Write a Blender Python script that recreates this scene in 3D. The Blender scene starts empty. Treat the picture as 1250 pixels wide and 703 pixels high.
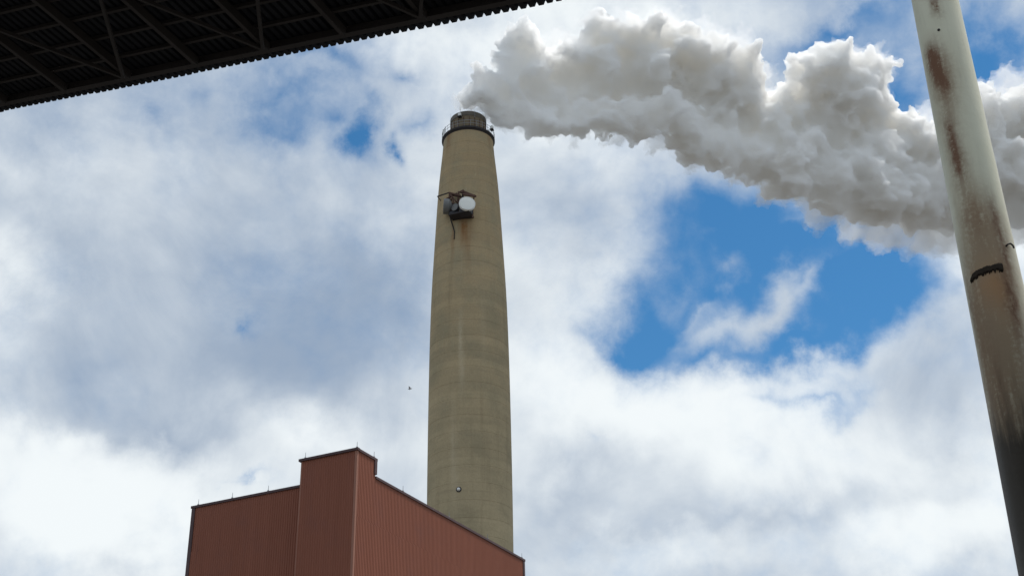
import bpy, bmesh, math, random
import numpy as np
from mathutils import Vector, Matrix, noise as mnoise

random.seed(7)
SC = bpy.context.scene
COL = SC.collection

# ------------------------------------------------------------------ camera
PITCH, ROLL, FPX = math.radians(27.9), math.radians(1.26), 1560.0
EYE = Vector((0, 0, 1.6))
F_ = Vector((0, math.cos(PITCH), math.sin(PITCH)))
R0_ = Vector((1, 0, 0))
U0_ = Vector((0, -math.sin(PITCH), math.cos(PITCH)))
R_ = math.cos(ROLL) * R0_ - math.sin(ROLL) * U0_
U_ = math.cos(ROLL) * U0_ + math.sin(ROLL) * R0_
cam_d = bpy.data.cameras.new('camera')
cam_d.sensor_fit = 'HORIZONTAL'
cam_d.sensor_width = 36.0
cam_d.lens = FPX / 1250.0 * 36.0
cam_d.clip_start = 0.05
cam_d.clip_end = 30000.0
cam = bpy.data.objects.new('camera', cam_d)
COL.objects.link(cam)
cam.matrix_world = Matrix((
    (R_.x, U_.x, -F_.x, EYE.x), (R_.y, U_.y, -F_.y, EYE.y), (R_.z, U_.z, -F_.z, EYE.z), (0, 0, 0, 1)))
SC.camera = cam


def ray(x, y):                       # direction in the place seen at photo pixel x, y
    return (F_ * FPX + R_ * (x - 625.0) + U_ * (351.5 - y)).normalized()


def on_z(x, y, z):                   # the point of height z seen at a photo pixel
    d = ray(x, y)
    return EYE + d * ((z - EYE.z) / d.z)


def at_depth(x, y, zc):              # the point seen at a photo pixel zc metres along the view axis
    d = ray(x, y)
    return EYE + d * (zc / d.dot(F_))


# ------------------------------------------------------------------ render settings
SC.view_settings.view_transform = 'Standard'
SC.view_settings.look = 'None'
SC.view_settings.exposure = 0.0
SC.view_settings.gamma = 1.0
SC.cycles.max_bounces = 100
SC.cycles.volume_bounces = 96
SC.cycles.diffuse_bounces = 4
SC.cycles.use_denoising = True
SC.cycles.sample_clamp_indirect = 6.0

SUN_EL, SUN_AZ = math.radians(68), math.radians(72)      # azimuth clockwise from the view direction (+Y)


# ------------------------------------------------------------------ node helper
class NB:
    def __init__(self, tree):
        self.t = tree

    def n(self, kind, **kw):
        nd = self.t.nodes.new(kind)
        for k, v in kw.items():
            setattr(nd, k, v)
        return nd

    def put(self, sock, v):
        if hasattr(v, 'is_linked') or isinstance(v, bpy.types.NodeSocket):
            self.t.links.new(v, sock)
        else:
            sock.default_value = v

    def math(self, op, a, b=0.0, c=None, clamp=False):
        nd = self.n('ShaderNodeMath', operation=op, use_clamp=clamp)
        self.put(nd.inputs[0], a)
        self.put(nd.inputs[1], b)
        if c is not None:
            self.put(nd.inputs[2], c)
        return nd.outputs[0]

    def vmath(self, op, a, b=(0, 0, 0)):
        nd = self.n('ShaderNodeVectorMath', operation=op)
        self.put(nd.inputs[0], a)
        self.put(nd.inputs[1], b)
        return nd.outputs[0]

    def scale(self, a, s):
        nd = self.n('ShaderNodeVectorMath', operation='SCALE')
        self.put(nd.inputs[0], a)
        self.put(nd.inputs['Scale'], s)
        return nd.outputs[0]

    def noise(self, vec, scale, detail=5.0, rough=0.55, dist=0.0, color=False):
        nd = self.n('ShaderNodeTexNoise')
        self.put(nd.inputs['Vector'], vec)
        nd.inputs['Scale'].default_value = scale
        nd.inputs['Detail'].default_value = detail
        nd.inputs['Roughness'].default_value = rough
        nd.inputs['Distortion'].default_value = dist
        return nd.outputs['Color' if color else 'Fac']

    def step(self, x, lo, hi, a=0.0, b=1.0):
        nd = self.n('ShaderNodeMapRange', interpolation_type='SMOOTHSTEP')
        self.put(nd.inputs[0], x)
        for k, v in zip((1, 2, 3, 4), (lo, hi, a, b)):
            nd.inputs[k].default_value = v
        return nd.outputs[0]

    def mix(self, f, a, b, blend='MIX'):
        nd = self.n('ShaderNodeMix', data_type='RGBA', blend_type=blend)
        self.put(nd.inputs[0], f)
        self.put(nd.inputs[6], a if not isinstance(a, tuple) else (*a[:3], 1))
        self.put(nd.inputs[7], b if not isinstance(b, tuple) else (*b[:3], 1))
        return nd.outputs[2]

    def mapping(self, v, loc, rot, scl, kind='TEXTURE'):
        nd = self.n('ShaderNodeMapping', vector_type=kind)
        self.put(nd.inputs[0], v)
        nd.inputs['Location'].default_value = loc
        nd.inputs['Rotation'].default_value = rot
        nd.inputs['Scale'].default_value = scl
        return nd.outputs[0]

    def blob(self, v, cx, cy, sx, sy, rot, amt, acc):
        """acc + amt * smooth ellipse at (cx, cy) in the plane coordinate v"""
        m = self.mapping(v, (cx, cy, 0), (0, 0, rot), (sx * 1.9, sy * 1.9, 1))
        g = self.n('ShaderNodeTexGradient', gradient_type='QUADRATIC_SPHERE')
        self.t.links.new(m, g.inputs[0])
        return self.math('MULTIPLY_ADD', g.outputs['Fac'], amt, acc)


# ------------------------------------------------------------------ sky: Nishita behind broken cloud
world = bpy.data.worlds.new("World")
SC.world = world
world.use_nodes = True
wt = world.node_tree
wt.nodes.clear()
W = NB(wt)
sky = W.n('ShaderNodeTexSky', sky_type='NISHITA')
sky.sun_disc = False
sky.sun_elevation = SUN_EL
sky.sun_rotation = SUN_AZ
sky.air_density = 1.0
sky.dust_density = 0.0
sky.ozone_density = 6.0
sky.altitude = 1500
SKY_STRENGTH = 0.13
gen = W.n('ShaderNodeTexCoord').outputs['Generated']
sep = W.n('ShaderNodeSeparateXYZ')
wt.links.new(gen, sep.inputs[0])
AZK = math.cos(math.radians(29))
az = W.math('MULTIPLY', W.math('ARCTAN2', sep.outputs[0], sep.outputs[1]), AZK)
el = W.math('ARCSINE', sep.outputs[2])
cmb = W.n('ShaderNodeCombineXYZ')
wt.links.new(az, cmb.inputs[0])
wt.links.new(el, cmb.inputs[1])
warp1 = W.scale(W.vmath('SUBTRACT', W.noise(gen, 9.0, 3.0, 0.55, color=True), (0.5, 0.5, 0.5)), 0.16)
warp2 = W.scale(W.vmath('SUBTRACT', W.noise(gen, 34.0, 5.0, 0.65, color=True), (0.5, 0.5, 0.5)), 0.036)
ae = W.vmath('ADD', W.vmath('ADD', cmb.outputs[0], warp1), warp2)


def sky_blobs(lst, acc):
    for x, y, sx, sy, rot, amt in lst:
        d = ray(x, y)
        acc = W.blob(ae, math.atan2(d.x, d.y) * AZK, math.asin(d.z), sx / FPX, sy / FPX,
                     math.radians(-rot), amt, acc)
    return acc


HOLES = [  # photo x, y, half sizes, tilt, depth of the gap in the cloud
    (940, 300, 165, 80, 12, 1.0), (800, 395, 80, 60, -30, .75), (1075, 350, 110, 55, 0, .7),
    (885, 275, 95, 55, 10, .45), (960, 422, 90, 30, 0, .8), (880, 425, 60, 22, 0, .4), (1040, 395, 60, 26, -20, .35), (745, 410, 40, 22, 0, .25),
    (945, 378, 85, 42, -40, -.44), (815, 325, 45, 55, 10, -.18), (1060, 330, 60, 18, -20, -.24), (880, 345, 70, 16, -35, -.26), (1000, 268, 60, 14, -12, -.2), (1115, 352, 60, 45, 0, .35), (785, 345, 65, 70, 20, .45), (760, 400, 50, 30, 0, .3), (862, 305, 60, 22, -30, -.30), (1010, 345, 45, 18, -10, -.34), (1060, 385, 60, 16, -20, -.2),
    (1225, 45, 75, 75, 0, .85), (1105, 95, 60, 50, 0, .75), (960, 55, 60, 40, 0, .42),
    (1010, 18, 110, 26, 0, .45), (1080, 40, 60, 40, 0, .35), (330, 130, 240, 80, -8, .24), (300, 95, 50, 30, 0, .25), (1185, 95, 30, 40, 0, -.25),
    (448, 180, 22, 34, 0, .78), (487, 212, 15, 14, 0, .6), (520, 185, 36, 20, -25, .34),
    (372, 82, 60, 26, 10, .50), (491, 106, 24, 17, 0, .34), (185, 150, 40, 22, 0, .26),
    (340, 185, 30, 55, -25, .34), (395, 165, 50, 30, 0, .28), (300, 130, 70, 30, 0, .2), (304, 376, 24, 12, 0, .42),
    (970, 484, 60, 14, 0, .30), (712, 560, 20, 14, 0, .34), (308, 602, 34, 9, -10, .42),
    (1030, 470, 45, 18, 0, .2), (440, 50, 60, 30, 0, .2),
    (120, 250, 230, 140, 0, -.12), (300, 480, 300, 130, 0, -.25), (800, 560, 300, 130, 0, -.30),
    (100, 620, 260, 90, 0, -.4), (620, 300, 110, 180, 0, -.22), (1180, 520, 110, 150, 0, -.18),
    (700, 60, 150, 70, 0, -.2), (1200, 240, 90, 90, 0, -.25),
]
BRIGHT = [  # light (+) and grey (-) in the cloud itself
    (60, 580, 150, 70, 10, .62), (190, 640, 190, 50, 0, .36), (8, 345, 55, 60, 0, .42), (30, 185, 90, 50, 0, .22),
    (70, 520, 90, 40, 0, .35),
    (790, 480, 160, 55, 8, .55), (920, 525, 120, 55, 0, .36), (700, 345, 55, 90, 25, .28), (690, 520, 80, 70, 0, .3),
    (830, 655, 120, 55, 0, .40), (380, 545, 110, 40, 0, .36), (500, 45, 150, 40, -12, .42), (640, 70, 110, 80, 0, .65),
    (760, 20, 120, 40, 0, .4), (1240, 270, 70, 90, 0, .75), (1200, 620, 90, 70, 0, .55), (1130, 660, 100, 50, 0, .3),
    (1170, 300, 60, 50, 0, .4), (1000, 430, 90, 40, -20, .2), (930, 350, 60, 30, -40, .1), (1080, 560, 120, 50, 0, .15),
    (220, 300, 240, 110, 10, -.30), (195, 522, 105, 40, 8, -.42), (330, 430, 170, 90, 0, -.30), (430, 380, 120, 120, 0, -.2),
    (120, 420, 120, 60, 0, -.2), (690, 240, 70, 90, 0, -.12), (920, 615, 190, 30, 0, -.22), (1150, 500, 100, 60, 20, -.18),
    (700, 600, 90, 40, 0, -.2), (1060, 620, 90, 30, 0, -.15), (400, 130, 200, 60, 0, .08), (560, 240, 70, 120, 0, .12),
    (300, 220, 160, 60, 0, .05), (560, 560, 90, 80, 0, .1),
]
big = W.noise(gen, 4.2, 9.0, 0.56, 0.3)
mid = W.noise(gen, 13.0, 8.0, 0.6, 0.2)
cov = W.math('MULTIPLY_ADD', W.math('SUBTRACT', big, 0.5), 0.45, 0.74)
cov = W.math('MULTIPLY_ADD', W.math('SUBTRACT', mid, 0.5), 0.72, cov)
cov = W.math('MULTIPLY_ADD', W.math('SUBTRACT', W.noise(gen, 44.0, 6.0, 0.62, 0.3), 0.5), 0.34, cov)
hole = sky_blobs(HOLES, 0.0)
cov = W.math('MULTIPLY_ADD', hole, -1.0, cov)
cover = W.step(cov, 0.02, 0.98, 0.0, 1.0)
shade_n = W.noise(W.vmath('ADD', gen, (3.1, 1.7, 9.2)), 8.0, 9.0, 0.58, 0.4)
bri = W.math('MULTIPLY_ADD', W.math('SUBTRACT', shade_n, 0.5), 1.0, 0.57)
bri = sky_blobs(BRIGHT, bri)
bri = W.step(bri, 0.05, 1.05)
cloud = W.mix(bri, (0.32, 0.405, 0.53), (0.90, 0.95, 0.97))
skyc = W.n('ShaderNodeVectorMath', operation='SCALE')
wt.links.new(sky.outputs[0], skyc.inputs[0])
skyc.inputs['Scale'].default_value = SKY_STRENGTH
cl_bg = W.n('ShaderNodeBackground')
wt.links.new(cloud, cl_bg.inputs[0])
cl_bg.inputs[1].default_value = 1.0
sk_bg = W.n('ShaderNodeBackground')
hsv = W.n('ShaderNodeHueSaturation')
hsv.inputs['Saturation'].default_value = 1.17
hsv.inputs['Hue'].default_value = 0.488
wt.links.new(sky.outputs[0], hsv.inputs['Color'])
wt.links.new(hsv.outputs[0], sk_bg.inputs[0])
sk_bg.inputs[1].default_value = SKY_STRENGTH
mx = W.n('ShaderNodeMixShader')
wt.links.new(cover, mx.inputs[0])
wt.links.new(sk_bg.outputs[0], mx.inputs[1])
wt.links.new(cl_bg.outputs[0], mx.inputs[2])
wo = W.n('ShaderNodeOutputWorld')
wt.links.new(mx.outputs[0], wo.inputs[0])
wt.nodes.remove(skyc)

# ------------------------------------------------------------------ sun behind thin cloud
sun_d = bpy.data.lights.new('sun', 'SUN')
sun_d.energy = 4.2
sun_d.angle = math.radians(10)
sun_d.color = (1.0, 0.965, 0.91)
sun = bpy.data.objects.new('sun', sun_d)
COL.objects.link(sun)
sdir = Vector((math.sin(SUN_AZ) * math.cos(SUN_EL), math.cos(SUN_AZ) * math.cos(SUN_EL), math.sin(SUN_EL)))
sun.rotation_euler = sdir.to_track_quat('Z', 'Y').to_euler()
sun.location = (30, -30, 80)


# ------------------------------------------------------------------ object helpers
def obj(name, bm, mat, parent=None, smooth=False, kind=None, loc=None):
    me = bpy.data.meshes.new(name)
    if isinstance(bm, bmesh.types.BMesh):
        bmesh.ops.recalc_face_normals(bm, faces=bm.faces)
        bm.to_mesh(me)
        bm.free()
    else:
        me.from_pydata(bm[0], [], bm[1])
    if smooth:
        for p in me.polygons:
            p.use_smooth = True
    me.materials.append(mat)
    o = bpy.data.objects.new(name, me)
    COL.objects.link(o)
    if parent is not None:
        o.parent = parent
    if kind:
        o['kind'] = kind
    if loc is not None:
        o.location = loc
    return o


def thing(name, label, cat, loc=(0, 0, 0), rot=0.0, group=None):
    o = bpy.data.objects.new(name, None)
    COL.objects.link(o)
    o.empty_display_size = 0.2
    o.location = loc
    o.rotation_euler = (0, 0, rot)
    o['label'] = label
    o['category'] = cat
    if group:
        o['group'] = group
    return o


def add_box(bm, c, sx, sy, sz, axes=None):
    c = Vector(c)
    ax = axes or (Vector((1, 0, 0)), Vector((0, 1, 0)), Vector((0, 0, 1)))
    vs = []
    for k in (-1, 1):
        for j in (-1, 1):
            for i in (-1, 1):
                vs.append(bm.verts.new(c + ax[0] * (i * sx / 2) + ax[1] * (j * sy / 2) + ax[2] * (k * sz / 2)))
    for f in ((0, 2, 3, 1), (4, 5, 7, 6), (0, 1, 5, 4), (2, 6, 7, 3), (0, 4, 6, 2), (1, 3, 7, 5)):
        bm.faces.new([vs[i] for i in f])


def add_bar(bm, a, b, w, h=None, up=Vector((0, 0, 1))):
    a, b = Vector(a), Vector(b)
    d = b - a
    L = d.length
    d.normalize()
    s = d.cross(up)
    if s.length < 1e-4:
        s = d.cross(Vector((1, 0, 0)))
    s.normalize()
    u = s.cross(d).normalized()
    add_box(bm, (a + b) / 2, L, w, h or w, (d, s, u))


def add_tube(bm, pts, r, n=8, cap=True):
    pts = [Vector(p) for p in pts]
    rings = []
    for i, p in enumerate(pts):
        d = (pts[min(i + 1, len(pts) - 1)] - pts[max(i - 1, 0)]).normalized()
        s = d.cross(Vector((0, 0, 1)))
        if s.length < 1e-3:
            s = d.cross(Vector((1, 0, 0)))
        s.normalize()
        u = s.cross(d)
        rr = r[i] if isinstance(r, (list, tuple)) else r
        rings.append([bm.verts.new(p + (s * math.cos(2 * math.pi * k / n) + u * math.sin(2 * math.pi * k / n)) * rr)
                      for k in range(n)])
    for a, b in zip(rings, rings[1:]):
        for k in range(n):
            bm.faces.new((a[k], a[(k + 1) % n], b[(k + 1) % n], b[k]))
    if cap:
        bm.faces.new(list(reversed(rings[0])))
        bm.faces.new(rings[-1])


def add_lathe(bm, prof, n=96, axis_fn=None, closed=False):
    """prof: list of (radius, z). axis_fn(r, a, z) places a point, default about z."""
    fn = axis_fn or (lambda r, a, z: Vector((r * math.cos(a), r * math.sin(a), z)))
    rings = []
    for r, z in prof:
        if r < 1e-6:
            rings.append([bm.verts.new(fn(0, 0, z))])
        else:
            rings.append([bm.verts.new(fn(r, 2 * math.pi * k / n, z)) for k in range(n)])
    pairs = list(zip(rings, rings[1:]))
    if closed:
        pairs.append((rings[-1], rings[0]))
    for a, b in pairs:
        for k in range(n):
            k2 = (k + 1) % n
            if len(a) == 1 and len(b) == 1:
                continue
            if len(a) == 1:
                bm.faces.new((a[0], b[k2], b[k]))
            elif len(b) == 1:
                bm.faces.new((a[k], a[k2], b[0]))
            else:
                bm.faces.new((a[k], a[k2], b[k2], b[k]))


def principled(name):
    m = bpy.data.materials.new(name)
    m.use_nodes = True
    b = NB(m.node_tree)
    p = m.node_tree.nodes['Principled BSDF']
    return m, b, p


def simple(name, col, rough=0.7, metal=0.0, var=0.25, scale=3.0, bump=0.0):
    m, b, p = principled(name)
    co = b.n('ShaderNodeTexCoord').outputs['Object']
    nz = b.noise(co, scale, 6.0, 0.62)
    c = b.mix(nz, tuple(x * (1 - var) for x in col), tuple(min(1, x * (1 + var)) for x in col))
    b.put(p.inputs['Base Color'], c)
    p.inputs['Roughness'].default_value = rough
    p.inputs['Metallic'].default_value = metal
    p.inputs['Specular IOR Level'].default_value = 0.3
    if bump:
        bp = b.n('ShaderNodeBump')
        bp.inputs['Strength'].default_value = bump
        b.put(bp.inputs['Height'], b.noise(co, scale * 6, 5.0, 0.6))
        b.put(p.inputs['Normal'], bp.outputs[0])
    return m


# ------------------------------------------------------------------ ground
m, b, p = principled('yard_ground')
co = b.n('ShaderNodeTexCoord').outputs['Object']
c = b.mix(b.noise(co, 0.35, 8, 0.6), (0.050, 0.048, 0.045), (0.10, 0.095, 0.085))
c = b.mix(b.step(b.noise(co, 9.0, 4, 0.6), 0.45, 0.75), c, (0.075, 0.07, 0.062))
b.put(p.inputs['Base Color'], c)
p.inputs['Roughness'].default_value = 0.9
M_GROUND = m
bm = bmesh.new()
S = 6000
vs = [bm.verts.new(v) for v in ((-S, -S, 0), (S, -S, 0), (S, S, 0), (-S, S, 0))]
bm.faces.new(vs)
obj('ground', bm, M_GROUND, kind='structure')

# ------------------------------------------------------------------ chimney
CD = 208.0
_d = ray(573, 480)
CAZ = math.atan2(_d.x, _d.y)
CX, CY = CD * math.sin(CAZ), CD * math.cos(CAZ)


def chim_z(y, x=None):               # height on the chimney axis plane seen at pixel row y
    d = ray(573 if x is None else x, y)
    return EYE.z + CD * d.z / math.hypot(d.x, d.y)


def chim_r(y, hw):
    z = chim_z(y)
    zc = (Vector((CX, CY, z)) - EYE).dot(F_)
    a = math.atan(hw / FPX)
    dist = zc
    return dist * math.sin(a) * 1.0


ROWS = [(176, 29.6), (200, 33.0), (235, 37.0), (300, 41.6), (357, 45.6), (420, 48.2), (480, 49.8), (545, 51.2), (612, 52.4), (670, 53.0)]
prof_pts = [(chim_r(y, hw), chim_z(y)) for y, hw in ROWS]
Z_RING = 142.7 + 1.6
prof_pts = sorted(prof_pts, key=lambda q: q[1])
zb = prof_pts[0][1]
slope = (prof_pts[0][0] - prof_pts[2][0]) / (prof_pts[2][1] - prof_pts[0][1])
prof_pts = [(prof_pts[0][0] + slope * zb * 1.15, 0.0)] + prof_pts
zz = [q[1] for q in prof_pts]
rr = [q[0] for q in prof_pts]


def shaft_r(z):
    # smooth the traced radii a little
    w = np.linspace(-4, 4, 9)
    return float(np.mean(np.interp(z + w, zz, rr)))


def chim_hit(x, y, lift=0.0):
    """point of the shaft surface (grown by lift) seen at a photo pixel, with its outward normal"""
    d = ray(x, y)
    t = 150.0
    for _ in range(60):
        P = EYE + d * t
        r = shaft_r(P.z) + lift
        ox, oy = EYE.x - CX, EYE.y - CY
        A = d.x * d.x + d.y * d.y
        B = 2 * (ox * d.x + oy * d.y)
        C = ox * ox + oy * oy - r * r
        disc = max(B * B - 4 * A * C, 0)
        t = (-B - math.sqrt(disc)) / (2 * A)
    P = EYE + d * t
    nrm = Vector((P.x - CX, P.y - CY, 0)).normalized()
    return P, nrm


m, b, p = principled('chimney_concrete')
co = b.n('ShaderNodeTexCoord').outputs['Object']
sp = b.n('ShaderNodeSeparateXYZ')
b.put(sp.inputs[0], co)
zc_ = sp.outputs[2]
# pour lifts: a tone of its own for every lift, faint lines at the joints
lift = b.math('FLOOR', b.math('DIVIDE', b.math('ADD', zc_, b.math('MULTIPLY', b.noise(co, 0.12, 2, .5), 0.5)), 1.5))
wn = b.n('ShaderNodeTexWhiteNoise', noise_dimensions='1D')
b.put(wn.inputs['W'], lift)
stretch = b.mapping(co, (0, 0, 0), (0, 0, 0), (1, 1, 0.05), 'POINT')
streak = b.noise(stretch, 0.8, 7, 0.62)
streak2 = b.noise(stretch, 2.6, 5, 0.6)
blot = b.noise(co, 0.16, 7, 0.6)
fine = b.noise(co, 3.0, 8, 0.7)
flat = b.noise(b.mapping(co, (0, 0, 0), (0, 0, 0), (0.25, 0.25, 2.2), 'POINT'), 0.5, 5, 0.6)
up = b.step(zc_, 40.0, 150.0)
base = b.mix(up, (0.450, 0.372, 0.234), (0.427, 0.315, 0.179))
base = b.mix(b.step(blot, 0.40, 0.70), base, (0.352, 0.291, 0.182))
base = b.mix(b.math('MULTIPLY', b.step(streak, 0.50, 0.75), 0.55), base, (0.307, 0.234, 0.137))
base = b.mix(b.math('MULTIPLY', b.step(streak2, 0.58, 0.80), 0.30), base, (0.540, 0.454, 0.312))
base = b.mix(b.math('MULTIPLY', b.step(flat, 0.52, 0.72), 0.30), base, (0.277, 0.234, 0.150))
tone = b.math('MULTIPLY_ADD', wn.outputs['Value'], 0.11, 0.93)
base = b.mix(1.0, base, b.n('ShaderNodeCombineColor').outputs[0], 'MULTIPLY')
cc = [n for n in m.node_tree.nodes if n.bl_idname == 'ShaderNodeCombineColor'][-1]
tone = b.math('MULTIPLY', tone, b.math('MULTIPLY_ADD', fine, 0.5, 0.75))
for i in range(3):
    b.put(cc.inputs[i], tone)
# stains that belong to single spots: rust below the aerials, lime streaks, darker pours
ang = b.math('ARCTAN2', sp.outputs[0], b.math('MULTIPLY', sp.outputs[1], -1.0))
cb = b.n('ShaderNodeCombineXYZ')
b.put(cb.inputs[0], b.math('MULTIPLY', ang, 6.0))
b.put(cb.inputs[1], zc_)
uvp = b.vmath('ADD', cb.outputs[0], b.scale(b.vmath('SUBTRACT', b.noise(co, 1.3, 4, .6, color=True), (.5, .5, .5)), 1.1))


def cblob(lst, acc=0.0):
    for x, y, wpx, hpx, amt in lst:
        P, _n = chim_hit(x, y)
        a = math.atan2(P.x - CX, -(P.y - CY))
        acc = b.blob(uvp, a * 6.0, P.z, wpx * .16, hpx * .185, 0, amt, acc)
    return acc


rust = cblob([(553, 285, 2.5, 24, .9), (566, 276, 9, 14, .9), (566, 292, 5, 16, .5), (548, 165, 6, 22, .7), (597, 168, 4, 16, .4), (573, 300, 8, 30, .35)])
lime = cblob([(562, 412, 2.2, 26, .8), (564, 452, 3, 22, .6), (553, 545, 2.5, 40, .5), (590, 400, 3, 40, .2), (556, 580, 3, 30, .3)])
dark = cblob([(573, 513, 70, 5, .5), (573, 545, 70, 8, .32), (573, 566, 70, 5, .34), (535, 400, 10, 14, .6), (602, 395, 14, 12, .6),
              (535, 455, 12, 8, .5), (573, 178, 40, 6, .25), (573, 405, 60, 6, .2)])
base = b.mix(b.math('MULTIPLY', rust, b.step(streak, .3, .6), clamp=True), base, (0.255, 0.121, 0.046))
base = b.mix(b.math('MULTIPLY', lime, 0.6, clamp=True), base, (0.660, 0.568, 0.403))
base = b.mix(b.math('MULTIPLY', dark, 0.55, clamp=True), base, (0.247, 0.210, 0.130))
b.put(p.inputs['Base Color'], base)
p.inputs['Roughness'].default_value = 0.92
p.inputs['Specular IOR Level'].default_value = 0.15
bp = b.n('ShaderNodeBump')
bp.inputs['Strength'].default_value = 0.5
bp.inputs['Distance'].default_value = 0.06
b.put(bp.inputs['Height'], fine)
b.put(p.inputs['Normal'], bp.outputs[0])
M_CONC = m

M_SOOT = simple('sooty_brick', (0.185, 0.145, 0.095), 0.9, var=0.5, scale=1.1, bump=0.4)
M_RIM = simple('grey_metal_rim', (0.130, 0.112, 0.088), 0.6, var=0.4, scale=1.5)
M_DARKSTEEL = simple('dark_steel', (0.035, 0.030, 0.030), 0.7, var=0.4, scale=4)
M_RAIL = simple('galvanised_rail', (0.25, 0.26, 0.27), 0.5, var=0.3, scale=4)
M_WHITE = simple('white_paint', (0.80, 0.80, 0.77), 0.5, var=0.08, scale=2)
M_RADOME = simple('white_radome', (0.78, 0.79, 0.74), 0.55, var=0.07, scale=1.0)
M_GREYDISH = simple('grey_dish', (0.18, 0.18, 0.175), 0.5, var=0.3, scale=1.2)
M_BROWNSTEEL = simple('rusty_steel', (0.105, 0.058, 0.042), 0.8, var=0.5, scale=3)
M_DARKGREY = simple('dark_cabinet', (0.045, 0.046, 0.055), 0.6, var=0.35, scale=2)  # own dark grey of the cabinets and the small dish shroud

chim = thing('chimney', 'tall tapering concrete power station chimney with smoke leaving its top', 'chimney', (CX, CY, 0))
prof = []
z = 0.0
top_z = Z_RING
while z < top_z - 0.01:
    r = shaft_r(z)
    z2 = min(z + 3.0, top_z)
    prof += [(r, z), (shaft_r(z2 - .12), z2 - .12), (shaft_r(z2 - .06) - .035, z2 - .06)]
    z = z2
prof.append((shaft_r(top_z), top_z))
prof.append((3.3, top_z))
bm = bmesh.new()
add_lathe(bm, prof, 128)
obj('shaft', bm, M_CONC, chim, smooth=False)
RT = shaft_r(top_z)
CAPR, CAPZ = 3.48, 147.45 + 1.6
bm = bmesh.new()
add_lathe(bm, [(CAPR + .05, top_z + .0), (CAPR, top_z + 1.3), (CAPR, CAPZ - .95)], 72)
cap = obj('flue_liner', bm, M_SOOT, chim, smooth=True)
bm = bmesh.new()
add_lathe(bm, [(CAPR + .10, CAPZ - .97), (CAPR + .10, CAPZ), (CAPR - .28, CAPZ), (CAPR - .28, CAPZ - 6)], 72)
obj('liner_rim', bm, M_RIM, cap)
for k in range(20):                     # stiffening straps up the liner
    a = 2 * math.pi * (k + .3) / 20
    bm = bmesh.new()
    ax = (Vector((math.cos(a), math.sin(a), 0)), Vector((-math.sin(a), math.cos(a), 0)), Vector((0, 0, 1)))
    add_box(bm, ax[0] * (CAPR + .04) + Vector((0, 0, (top_z + CAPZ - 1.3) / 2)), .08, .12, CAPZ - 1.36 - top_z, ax)
    obj('strap', bm, M_BROWNSTEEL, cap)
bm = bmesh.new()
PR = RT + 0.36
add_lathe(bm, [(RT - .02, top_z - .62), (PR - .1, top_z - .22), (PR, top_z - .2), (PR, top_z + .16), (RT - .9, top_z + .16), (RT - .9, top_z + .02)], 96)
plat = obj('platform', bm, M_DARKSTEEL, chim)
NP = 26
for k in range(NP):
    a = 2 * math.pi * k / NP
    bm = bmesh.new()
    q = Vector((math.cos(a) * (PR - .06), math.sin(a) * (PR - .06), top_z))
    add_tube(bm, [q + Vector((0, 0, .1)), q + Vector((0, 0, 1.55))], .035, 6)
    obj('rail_post', bm, M_RAIL, chim)
for hz in (0.85, 1.5):
    bm = bmesh.new()
    add_lathe(bm, [(PR - .03, top_z + hz), (PR - .06, top_z + hz + .05), (PR - .10, top_z + hz), (PR - .06, top_z + hz - .05)], 96, closed=True)
    obj('handrail', bm, M_RAIL, chim)
for k in range(8):
    a = 2 * math.pi * (k + .5) / 8
    bm = bmesh.new()
    q = Vector((math.cos(a) * (CAPR + .18), math.sin(a) * (CAPR + .18), 0))
    add_tube(bm, [q + Vector((0, 0, CAPZ - 1.5)), q + Vector((0, 0, CAPZ + 1.0))], [.04, .015], 6)
    obj('lightning_rod', bm, M_RAIL, chim)


def chim_frame(az_off):
    """unit vectors on the shaft: outwards, sideways at an angle from the side facing the camera (positive right)"""
    a0 = math.atan2(-CX, -CY)
    a = a0 - az_off
    out = Vector((math.sin(a), math.cos(a), 0))
    side = Vector((-out.y, out.x, 0))
    return out, side


def beacon(px, off, r, zlo, h, label, group='white lamps round the chimney top'):
    out, side = chim_frame(math.radians(off))
    base = Vector((CX, CY, 0)) + out * r + Vector((0, 0, zlo))
    t = thing('warning_lamp', label, 'lamp', base, 0, group)
    bm = bmesh.new()
    add_box(bm, (0, 0, h * .5), h * .8, h * .7, h, (side, out, Vector((0, 0, 1))))
    bmesh.ops.bevel(bm, geom=bm.edges[:], offset=h * .12, segments=2, affect='EDGES')
    obj('lamp_housing', bm, M_WHITE, t)
    bm = bmesh.new()
    add_box(bm, Vector((0, 0, -.1)), h * .9, h * .8, .2, (side, out, Vector((0, 0, 1))))
    obj('mounting_plate', bm, M_DARKSTEEL, t)
    return t


beacon(0, -26, CAPR + .35, CAPZ - 1.2, .75, 'small white lamp fixed high on the left of the chimney rim')
beacon(0, 62, PR + .0, top_z + 1.15, .8, 'small white lamp above the right end of the chimney platform rail')
beacon(0, 55, PR - .4, top_z + .25, .55, 'small white lamp standing on the right of the chimney platform')
# white access panel at left of the platform
out, side = chim_frame(math.radians(-64))
t = thing('rail_panel', 'small white panel fixed to the left of the chimney platform railing', 'panel', Vector((CX, CY, top_z + .35)) + out * (PR + .03))
bm = bmesh.new()
add_box(bm, (0, 0, .45), 1.1, .06, .9, (side, out, Vector((0, 0, 1))))
obj('sheet', bm, M_WHITE, t)
bm = bmesh.new()
add_box(bm, (-0.5 * side.x, -.5 * side.y, .55), .07, .10, 1.3, (side, out, Vector((0, 0, 1))))
obj('frame', bm, M_DARKSTEEL, t)
bm = bmesh.new()
add_box(bm, (0.5 * side.x, .5 * side.y, .55), .07, .10, 1.3, (side, out, Vector((0, 0, 1))))
obj('frame', bm, M_DARKSTEEL, t)

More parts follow.
